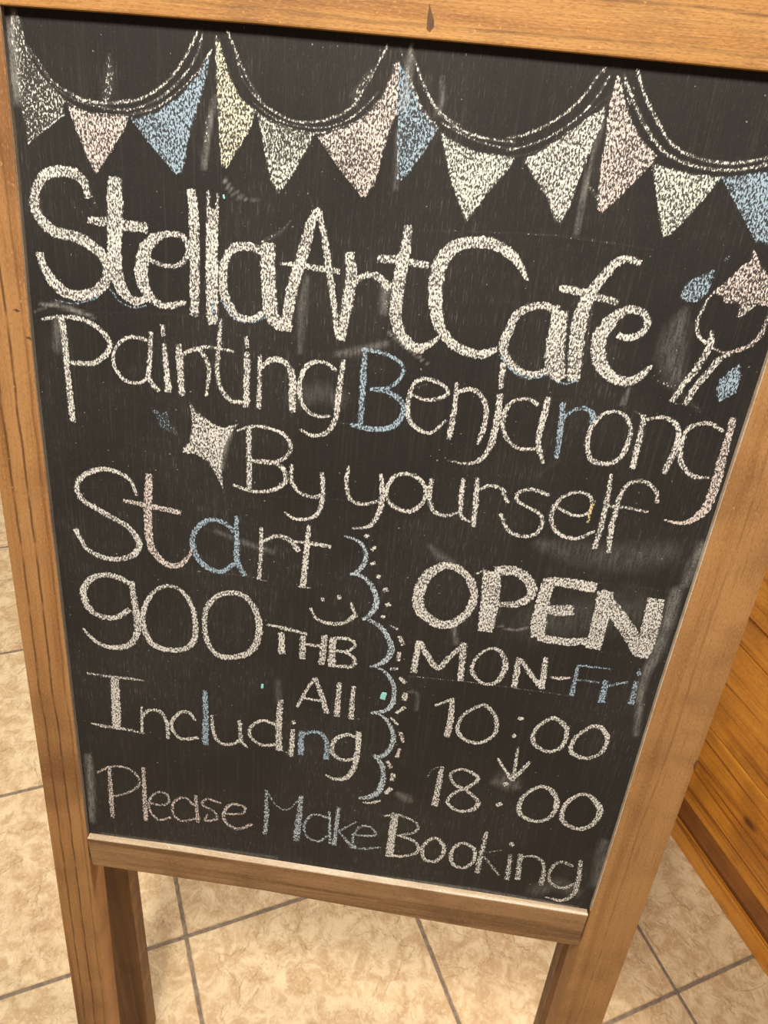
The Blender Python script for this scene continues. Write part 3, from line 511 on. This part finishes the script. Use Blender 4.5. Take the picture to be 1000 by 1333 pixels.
('chalk_letter',None,[('s','w',1.0,[60],[4098,-4531,4105,-4845]),('s','w',1.0,[52],[4119,-4547,4313,-4784]),('s','w',1.0,[52,67],[4325,-4486,4346,-4819])]),
('chalk_dash',None,[('s','p',1.0,[30,45,37],[4406,-4684,4480,-4681,4560,-4661])]),
('chalk_letter','blue chalk letter',[('s','b',1.0,[37,52],[4611,-4527,4618,-4848]),('s','b',0.8,[29,29],[4609,-4517,4887,-4508]),('s','b',0.8,[30,30],[4614,-4671,4818,-4668])]),
('chalk_letter','blue chalk letter',[('s','b',1.0,[52,67],[4878,-4644,4889,-4877]),('s','b',0.8,[30,37,37],[4890,-4699,4961,-4663,5056,-4626])]),
('chalk_letter','blue chalk letter',[('s','b',1.0,[44],[5124,-4503,5144,-4525]),('s','b',1.0,[45,67],[5130,-4606,5141,-4845])]),
('chalk_underline',None,[('s','g',0.8,[15],[3157,-4887,3549,-4869,3817,-4856,4139,-4856,4619,-4855]),('s','w',0.5,[11],[4618,-4848,4887,-4868,5160,-4903])]),
('chalk_letter',None,[('s','w',1.0,[31,39],[3445,-5175,3589,-5075]),('s','w',1.0,[48,64,64],[3584,-5079,3599,-5295,3591,-5522])]),
('chalk_letter',None,[('s','w',1.0,[40,40,48,48,40,48,48,40],[3853,-5100,3708,-5240,3677,-5425,3771,-5536,3917,-5534,4022,-5397,4003,-5221,3903,-5105,3853,-5100])]),
('chalk_colon',None,[('s','w',1.0,[47],[4214,-5189,4230,-5186]),('s','w',1.0,[48],[4190,-5409,4207,-5391])]),
('chalk_letter',None,[('s','w',1.0,[40,47,55,40,47,55,47],[4486,-5138,4377,-5294,4392,-5454,4530,-5527,4647,-5442,4655,-5242,4569,-5151,4486,-5138])]),
('chalk_letter',None,[('s','w',1.0,[39,47,55,39,47,55,47],[4857,-5168,4741,-5333,4746,-5496,4894,-5542,5011,-5445,5030,-5278,4952,-5168,4857,-5168])]),
('chalk_arrow',None,[('s','w',1.0,[33,41],[4260,-5542,4276,-5929]),('s','w',1.0,[33,50],[4098,-5708,4262,-5932]),('s','w',1.0,[42,50],[4397,-5687,4264,-5943])]),
('chalk_letter',None,[('s','w',0.6,[26],[3470,-6051,3515,-5945,3596,-5898]),('s','w',1.0,[52,69],[3592,-5910,3581,-6418])]),
('chalk_letter',None,[('s','w',1.0,[43,43,34,43,43,52,52,43,43,43,43,43],[3947,-5976,3798,-5897,3684,-5977,3739,-6104,3863,-6158,3992,-6284,3960,-6392,3819,-6442,3700,-6352,3753,-6212,3884,-6098,3947,-5976])]),
('chalk_colon',None,[('s','w',1.0,[51],[4202,-6022,4229,-5989]),('s','w',1.0,[69],[4188,-6264,4204,-6289])]),
('chalk_letter',None,[('s','w',1.0,[43,51,60,43,51,60,60,43],[4527,-5976,4400,-6152,4413,-6351,4573,-6428,4709,-6338,4734,-6131,4645,-5992,4527,-5976])]),
('chalk_letter',None,[('s','w',1.0,[43,51,60,51,60,68,60,43],[4930,-5992,4819,-6154,4830,-6362,4992,-6443,5120,-6354,5152,-6165,5049,-6019,4930,-5992])]),
('chalk_letter',None,[('s','p',0.85,[48,57,57],[261,-6557,252,-6929,247,-7283]),('s','p',0.8,[38],[131,-6662,273,-6554,443,-6537,558,-6641,551,-6771,422,-6895,289,-6961])]),
('chalk_letter',None,[('s','p',0.9,[48,57,57],[621,-6502,614,-6889,613,-7257])]),
('chalk_letter',None,[('s','p',0.85,[38],[664,-6984,786,-6992,867,-6935,861,-6832,769,-6808,679,-6908,659,-7078,753,-7211,880,-7150])]),
('chalk_letter',None,[('s','p',0.85,[38],[1132,-6914,1037,-6828,924,-6924,914,-7093,1003,-7175,1148,-7111]),('s','p',0.85,[48],[1159,-6777,1177,-7155])]),
('chalk_letter',None,[('s','p',0.85,[38],[1413,-6830,1280,-6802,1230,-6894,1356,-6973,1375,-7070,1256,-7115,1277,-7033])]),
('chalk_letter',None,[('s','p',0.85,[38,47,47],[1453,-6980,1643,-6934,1671,-6835,1546,-6822,1466,-6927,1466,-7084,1596,-7168,1754,-7067])]),
('chalk_letter',None,[('s','e',0.8,[37,56,56],[1889,-6559,1903,-6864,1891,-7175]),('s','e',0.8,[28],[1901,-6573,2001,-6745,2121,-6776,2238,-6600]),('s','e',0.8,[47,75,75],[2248,-6560,2238,-6893,2222,-7206])]),
('chalk_letter',None,[('s','e',0.8,[38],[2532,-6805,2384,-6796,2301,-6946,2327,-7108,2452,-7167,2555,-7059]),('s','e',0.85,[37],[2547,-6723,2578,-7163])]),
('chalk_letter',None,[('s','e',0.9,[47,56],[2636,-6646,2623,-7181]),('s','e',0.8,[37],[2825,-6812,2658,-6977]),('s','e',0.85,[38,57],[2653,-6971,2835,-7196])]),
('chalk_letter',None,[('s','e',0.85,[37],[2803,-6996,3034,-6956,2982,-6851,2870,-6868,2811,-7038,2865,-7179,3096,-7119])]),
('chalk_letter',None,[('s','w',1.0,[74,83,83],[3207,-6608,3206,-6919,3207,-7225]),('s','w',0.85,[37],[3107,-6661,3266,-6621,3439,-6705,3428,-6822,3271,-6905]),('s','w',1.0,[38,47,47,38],[3271,-6905,3448,-6961,3486,-7095,3348,-7193,3201,-7209])]),
('chalk_letter',None,[('s','w',1.0,[47],[3622,-6870,3532,-7010,3563,-7180,3684,-7195,3755,-7036,3700,-6896,3622,-6870])]),
('chalk_letter',None,[('s','w',1.0,[46],[3916,-6876,3829,-7020,3863,-7190,3980,-7226,4065,-7103,4049,-6938,3916,-6876])]),
('chalk_letter',None,[('s','w',0.85,[46,55,65],[4136,-6677,4128,-6972,4125,-7264]),('s','w',0.6,[28],[4335,-6888,4135,-6970]),('s','w',0.75,[37],[4155,-7012,4347,-7253])]),
('chalk_letter',None,[('s','w',0.9,[54],[4401,-6780,4409,-6797]),('s','w',0.85,[47,65],[4416,-6935,4441,-7299])]),
('chalk_letter',None,[('s','w',0.85,[56,65],[4515,-6906,4545,-7275]),('s','w',0.8,[37,46,65],[4536,-6939,4668,-6910,4772,-7021,4791,-7299])]),
('chalk_letter',None,[('s','w',0.8,[46],[5050,-6959,4909,-6933,4845,-7082,4874,-7240,5006,-7301,5110,-7218]),('s','w',0.85,[47,56,56,56,28],[5111,-6869,5146,-7170,5133,-7372,5041,-7482,4871,-7473])]),
('chalk_star','white four pointed chalk star',[('f','w',0.85,[0],[1177,-2514,1249,-2613,1359,-2690,1452,-2721,1585,-2671,1517,-2786,1474,-2890,1451,-3014,1451,-3095,1466,-3304,1393,-3144,1318,-3032,1223,-2984,1105,-2990,1129,-2936,1178,-2890,1200,-2730])]),
('chalk_bird','small blue chalk flick',[('f','b',0.6,[0],[861,-2610,956,-2659,1022,-2631,1025,-2727,1122,-2861,1025,-2829,917,-2790,925,-2740])]),
('chalk_leaf','blue chalk leaf left of the drawing',[('f','b',0.85,[0],[4848,-1131,4856,-1206,4854,-1312,4792,-1382,4702,-1383,4658,-1352,4675,-1279,4713,-1222,4790,-1178])]),
('chalk_leaf','small faint blue chalk leaf',[('f','b',0.55,[0],[4874,-1083,4910,-1041,4948,-1050,4918,-1100,4883,-1099])]),
('chalk_leaf','blue chalk leaf below the drawing',[('f','b',0.85,[0],[5196,-1744,5234,-1865,5233,-1974,5165,-2032,5127,-2067,5072,-1954,5085,-1883,5139,-1809])]),
('chalk_flower','pink and white chalk flower head on a long stem',[('f','p',0.78,[0],[5044,-993,5081,-1002,5142,-1089,5202,-1143,5301,-1263,5337,-1348,5233,-1360,5168,-1349,5157,-1404,5108,-1451,5078,-1440,5064,-1361,5012,-1366,4969,-1371,4948,-1329,4888,-1309,4909,-1253,4960,-1186,5007,-1103,5059,-1072]),('s','w',0.9,[21,26,36,36,31],[4911,-1262,4861,-1338,4839,-1422,4827,-1478,4830,-1542,4865,-1603,4922,-1644]),('s','p',0.9,[26,31,42,37,26],[4970,-1671,5051,-1695,5137,-1675,5222,-1623,5272,-1547,5285,-1426,5280,-1336]),('s','w',0.9,[38,54,54,54,49,49],[4942,-1567,4957,-1640,4940,-1727,4904,-1837,4850,-1952,4799,-2088]),('s','w',0.88,[44,49,55,55,49],[5105,-1693,5046,-1743,5004,-1825,4967,-1898,4937,-1961,4897,-2096]),('s','w',0.3,[16],[4903,-1525,4895,-1563,4952,-1603]),('s','w',0.8,[26],[5087,-1439,5131,-1407,5176,-1348]),('s','w',0.8,[17],[4832,-2104,4914,-2089])]),
('chalk_speckle',None,[('s','w',0.62,[48,136,155,116],[705,-240,697,-360,682,-452,649,-532])]),
('chalk_speckle',None,[('s','w',0.6,[65,93,65],[2423,-184,2348,-308,2337,-384])]),
('chalk_speckle',None,[('s','w',0.6,[21,63,42],[1941,-1134,1871,-1217,1733,-1300])]),
('chalk_speckle',None,[('s','w',0.6,[39,69,59],[1383,-437,1355,-578,1344,-689])]),
('chalk_speckle',None,[('s','w',0.6,[39,48],[3904,-702,3994,-805])]),
('chalk_speckle',None,[('s','w',0.45,[53,53],[504,-1065,545,-1182])]),
('chalk_speckle',None,[('s','w',0.6,[47,65,47],[2843,-339,2900,-394,3025,-443])]),
('chalk_speckle',None,[('s','w',0.45,[78,111,78],[4662,-1947,4807,-1998,5007,-2131])]),
('chalk_speckle',None,[('s','w',0.35,[61,98],[3941,-2813,4073,-2659])]),
('chalk_smudge',None,[('s','w',0.32,[31,49,56],[1409,-419,1363,-624,1328,-852])]),
('chalk_smudge',None,[('s','w',0.27,[24,36,59,36],[3921,-348,3907,-515,3894,-735,3893,-1029])]),
('chalk_smudge',None,[('s','w',0.36,[34,69,80,46],[2665,-22,2665,-179,2662,-311,2645,-387])]),
('chalk_smudge',None,[('s','w',0.2,[29,58,58],[2875,-190,2898,-305,2867,-397])]),
('chalk_smudge',None,[('s','w',0.18,[37,55],[2631,-509,2648,-856])]),
('chalk_smudge',None,[('s','w',0.14,[67,267,294,200],[4724,-1429,4707,-1607,4712,-1755,4786,-1915])]),
('chalk_smudge',None,[('s','w',0.2,[72,100,72],[2324,-2033,2443,-2001,2676,-1914])]),
('chalk_smudge',None,[('s','w',0.36,[29,52,52,29],[58,-1917,202,-1915,343,-1942,466,-1971])]),
('chalk_smudge',None,[('s','w',0.29,[35,56],[4477,-2039,4460,-2147])]),
('chalk_smudge',None,[('s','w',0.09,[163,326,375,326],[4081,-3388,4404,-3425,4771,-3412,5062,-3325])]),
('chalk_smudge',None,[('s','w',0.24,[97,129,97],[5320,-3202,5299,-3396,5278,-3595])]),
('chalk_smudge',None,[('s','w',0.3,[142,160,142,107,71],[5236,-3661,5239,-3932,5226,-4266,5194,-4619,5266,-5185])]),
('chalk_smudge',None,[('s','w',0.29,[55,73],[3485,-4277,3535,-4459])]),
('chalk_smudge',None,[('s','w',0.4,[18,27,27],[3864,-4214,3986,-4250,4107,-4205])]),
('chalk_smudge',None,[('s','w',0.07,[523,610],[4205,-4149,4925,-3891])]),
('chalk_smudge',None,[('s','w',0.18,[40,40,40],[3176,-5065,3262,-5076,3272,-5264])]),
('chalk_smudge',None,[('s','w',0.22,[100,155,100],[3215,-6338,3284,-6377,3326,-6404])]),
('chalk_smudge',None,[('s','w',0.18,[106,317,106],[4105,-6002,4224,-5961,4335,-6024])]),
('chalk_smudge',None,[('s','w',0.32,[108,132,108],[50,-6457,43,-6841,12,-7384])]),
('chalk_smudge',None,[('s','w',0.29,[15,15],[-22,-1992,206,-1880])]),
('chalk_smudge',None,[('s','w',0.29,[13,19,19],[1470,-839,1488,-936,1636,-1038])]),
('chalk_smudge',None,[('s','w',0.25,[13,19,19,13],[1459,-899,1500,-983,1598,-1036,1711,-1022])]),
('chalk_smudge',None,[('s','w',0.16,[56,98,56],[2073,-1509,2048,-1708,2046,-2049])]),
('chalk_smudge',None,[('s','w',0.25,[96,68],[2639,-1512,2639,-1691])]),
('chalk_smudge',None,[('s','w',0.36,[81,113,65],[1508,-2768,1451,-2913,1441,-3076])]),
('chalk_smudge',None,[('s','w',0.32,[84,120,120],[83,-58,46,-231,35,-550])]),
('chalk_smudge',None,[('s','w',0.4,[28,28,14],[2691,-1824,2818,-1911,3002,-2028])]),
('chalk_smudge',None,[('s','w',0.18,[106,151],[172,-2039,170,-2235])]),
('chalk_smudge',None,[('s','w',0.14,[236,283,236],[4755,-7399,4944,-7256,5146,-7329])]),
('chalk_smudge',None,[('s','w',0.16,[158,181],[5276,-6572,5326,-7168])]),
('chalk_smudge',None,[('s','w',0.18,[62,62,62],[101,-7557,1019,-7535,2023,-7510])]),
('chalk_smudge',None,[('s','w',0.29,[48,61,61],[3016,-7554,4121,-7525,5218,-7555])]),
('chalk_smudge',None,[('s','w',0.14,[68,119,68],[3198,-3541,3283,-3616,3405,-3664])]),
('chalk_smudge',None,[('s','w',0.11,[102,81],[1984,-5398,1972,-5154])]),
('chalk_smudge',None,[('s','w',0.16,[53,79,70],[1383,-3664,1642,-3737,1882,-3791])]),
('chalk_smudge',None,[('s','w',0.09,[226,226,226],[2032,-2416,2207,-2339,2352,-2376])]),
('chalk_guide_line',None,[('s','w',0.5,[8],[821,-983,1080,-1025,1322,-1027])]),
('chalk_guide_line',None,[('s','w',0.5,[9],[451,-1938,809,-1898,1303,-1867])]),
('chalk_guide_line',None,[('s','w',0.6,[13],[2292,-2570,2473,-2566,2654,-2580])]),
('chalk_guide_line',None,[('s','w',0.6,[10],[2831,-1108,3223,-1076,3689,-1050,4156,-1058])]),
('chalk_guide_line',None,[('s','w',0.55,[10],[2381,-2114,2590,-2103,2852,-2124,3497,-2181,4010,-2180])]),
('chalk_guide_line',None,[('s','w',0.6,[10],[3589,-1052,3869,-1040,4241,-1060,4417,-1067])]),
('chalk_guide_line',None,[('s','w',0.45,[9],[825,-2163,1275,-2128,1702,-2134,2055,-2115])]),
('chalk_guide_line',None,[('s','w',0.45,[11],[1836,-3269,2066,-3257,2557,-3209])]),
('chalk_guide_line',None,[('s','w',0.6,[11],[2343,-3222,2457,-3226])]),
('chalk_guide_line',None,[('s','w',0.5,[10],[3099,-3239,3552,-3268,3735,-3252])]),
('chalk_guide_line',None,[('s','w',0.5,[12],[4611,-3670,4834,-3657,5173,-3670])]),
('chalk_guide_line',None,[('s','w',0.45,[11],[4677,-4347,4953,-4349,5155,-4376])]),
('chalk_guide_line',None,[('s','w',0.5,[10],[4183,-3603,4309,-3672])]),
('chalk_guide_line',None,[('s','w',0.5,[11],[1752,-4549,1784,-4556])]),
('chalk_guide_line',None,[('s','w',0.5,[13],[2198,-5433,2506,-5432,2771,-5467])]),
('chalk_guide_line',None,[('s','w',0.4,[12],[889,-6187,1520,-6051,1980,-6022])]),
('chalk_guide_line',None,[('s','w',0.4,[10],[37,-2531,216,-2533])]),
('chalk_guide_line',None,[('s','w',0.4,[12],[209,-4761,644,-4740])]),
('chalk_guide_line',None,[('s','w',0.5,[10],[94,-3256,273,-3242])]),
('chalk_guide_line',None,[('s','w',0.5,[9],[319,-3173,452,-3217])]),
('chalk_guide_line',None,[('s','w',0.5,[10],[118,-3428,379,-3400])])]

def spline(P, W):
    P = np.asarray(P, float); n = len(P)
    if len(W) == 1: W = W * n
    W = np.interp(np.linspace(0, 1, n), np.linspace(0, 1, len(W)), W)
    if n == 2:
        t = np.linspace(0, 1, 5)[:, None]
        return P[0] * (1 - t) + P[1] * t, W[0] * (1 - t[:, 0]) + W[1] * t[:, 0]
    closed = np.allclose(P[0], P[-1])
    a = P[-2] if closed else 2 * P[0] - P[1]; b = P[1] if closed else 2 * P[-1] - P[-2]
    Q = np.vstack([a, P, b]); out = []; wo = []
    for i in range(n - 1):
        p0, p1, p2, p3 = Q[i:i + 4]
        m = max(3, int(np.linalg.norm(p2 - p1) / 2.0))
        for t in np.arange(m) / m:
            out.append(0.5 * (2 * p1 + (p2 - p0) * t + (2 * p0 - 5 * p1 + 4 * p2 - p3) * t * t + (3 * p1 - p0 - 3 * p2 + p3) * t ** 3))
            wo.append(W[i] * (1 - t) + W[i + 1] * t)
    out.append(P[-1]); wo.append(W[-1])
    return np.array(out), np.array(wo)
rng = np.random.default_rng(3)
_lat = [rng.random((900, 700)), rng.random((700, 700))]
def _samp(lat, u, v):
    u = u % (lat.shape[1] - 1); v = v % (lat.shape[0] - 1)
    iu = u.astype(int); iv = v.astype(int); fu = u - iu; fv = v - iv
    return (lat[iv, iu] * (1 - fu) + lat[iv, iu + 1] * fu) * (1 - fv) + (lat[iv + 1, iu] * (1 - fu) + lat[iv + 1, iu + 1] * fu) * fv
def rag(X, Y):                          # hand-drawn chalk leaves a ragged, slightly hatched border
    return (_samp(_lat[0], (X + 20) / 1.1, (Y + 900) / 2.4) - .5) + (_samp(_lat[1], (X + 20) / 2.6, (Y + 900) / 2.6) - .5) * .8
def chalk_object(index, kind, label, items):
    dust = kind == 'chalk_smudge'; soft = kind == 'chalk_speckle'
    shapes = []
    for typ, col, dens, w, flat in items:
        P = np.array(flat, float).reshape(-1, 2) / 10.0; W = [a / 10.0 for a in w]
        if typ == 's': Q, Wq = spline(P, W)
        else: Q, Wq = P, None
        shapes.append((typ, col, dens, Q, Wq))
    allp = np.vstack([s[3] for s in shapes]); pad = max([2.0] + [float(s[4].max()) * .5 + 2 for s in shapes if s[4] is not None])
    lo = allp.min(0) - pad; hi = allp.max(0) + pad
    step = 2.0 if dust else 0.4 if kind == 'paint_drop' else 0.8
    gx = np.arange(lo[0], hi[0] + step, step); gy = np.arange(lo[1], hi[1] + step, step)
    GX, GY = np.meshgrid(gx, gy); D = np.zeros(GX.shape); RG = rag(GX, GY); TC = np.zeros(GX.shape + (3,)); TC[:] = TINT[shapes[0][1]]
    for typ, col, dens, Q, Wq in shapes:
        if typ == 's':
            best = np.full(GX.shape, -9.0)
            for i in range(len(Q) - 1):
                a, b = Q[i], Q[i + 1]; ab = b - a; L2 = max(ab.dot(ab), 1e-9)
                t = np.clip(((GX - a[0]) * ab[0] + (GY - a[1]) * ab[1]) / L2, 0, 1)
                r = (Wq[i] + (Wq[i + 1] - Wq[i]) * t) * .5
                d = np.hypot(GX - a[0] - ab[0] * t, GY - a[1] - ab[1] * t)
                best = np.maximum(best, np.clip(1 - d / np.maximum(r, .1), 0, 1) ** 1.2 * 1.25 if dust or soft else (r + 0.52 + min(.2, r.mean() * .03) - d + RG * np.clip(.25 + r * .28, 0, 1.3)) / 1.5)
            if not (dust or soft) and np.hypot(*(Q[0] - Q[-1])) > 2:
                for e0, e1, we in ((Q[0], Q[1], Wq[0]), (Q[-1], Q[-2], Wq[-1])):
                    if we < 4: continue
                    u = (e0 - e1) / np.hypot(*(e0 - e1))
                    pr = (GX - e0[0]) * u[0] + (GY - e0[1]) * u[1] + RG * 1.2
                    best = np.where((np.hypot(GX - e0[0], GY - e0[1]) < we) & (pr > .7), np.minimum(best, .7 - pr + .6), best)
            v = np.clip(best, 0, 1) * dens
        else:
            inside = np.zeros(GX.shape, bool); dist = np.full(GX.shape, 99.0); m = len(Q)
            for i in range(m):
                a, b = Q[i], Q[(i + 1) % m]; ab = b - a; L2 = max(ab.dot(ab), 1e-9)
                t = np.clip(((GX - a[0]) * ab[0] + (GY - a[1]) * ab[1]) / L2, 0, 1)
                dist = np.minimum(dist, np.hypot(GX - a[0] - ab[0] * t, GY - a[1] - ab[1] * t))
                c = (a[1] > GY) != (b[1] > GY)
                xx = a[0] + (GY - a[1]) * ab[0] / (ab[1] if abs(ab[1]) > 1e-9 else 1e-9)
                inside ^= c & (GX < xx)
            v = np.clip((np.where(inside, dist + .6, .6 - dist) + RG * .9) / 1.8, 0, 1) * dens
        take = (v > D) | ((v > .5 * D) & (v > .3) & (col != shapes[0][1]))
        TC[take] = TINT[col]; D = np.maximum(D, v)
    D = np.minimum(D, 1.0)
    ny, nx = D.shape
    idx = np.arange(ny * nx).reshape(ny, nx)
    keep = (D[:-1, :-1] > 0) | (D[1:, :-1] > 0) | (D[:-1, 1:] > 0) | (D[1:, 1:] > 0)
    if kind == 'paint_drop': keep = (D[:-1, :-1] + D[1:, 1:]) > .7
    keep &= (GX[:-1, :-1] < 535) & (GX[:-1, :-1] > -2.5)
    q = np.stack([idx[:-1, :-1][keep], idx[:-1, 1:][keep], idx[1:, 1:][keep], idx[1:, :-1][keep]], 1)
    used, inv = np.unique(q, return_inverse=True); q = inv.reshape(-1, 4)
    z = 0.00006 + 0.0000022 * index + (0.0 if dust else 0.00012)
    dv = D.ravel()[used]
    V = np.stack([GX.ravel()[used] / 1000, GY.ravel()[used] / 1000, z + dv * (0 if dust else .0006 if kind == 'paint_drop' else .0001)], 1)
    me = bpy.data.meshes.new(kind); me.from_pydata(V.tolist(), [], q.tolist())
    at = me.attributes.new('chalk', 'FLOAT_COLOR', 'POINT')
    c4 = np.concatenate([TC.reshape(-1, 3)[used], dv[:, None]], 1).astype(np.float32)
    at.data.foreach_set('color', c4.ravel())
    me.update()
    o = link(kind, me, mat_paint if kind == 'paint_drop' else mat_dust if dust else mat_chalk, panel)
    if label: o['label'] = label
    return o
for i, (kind, label, items) in enumerate(CHALK):
    chalk_object(i, kind, label, items)
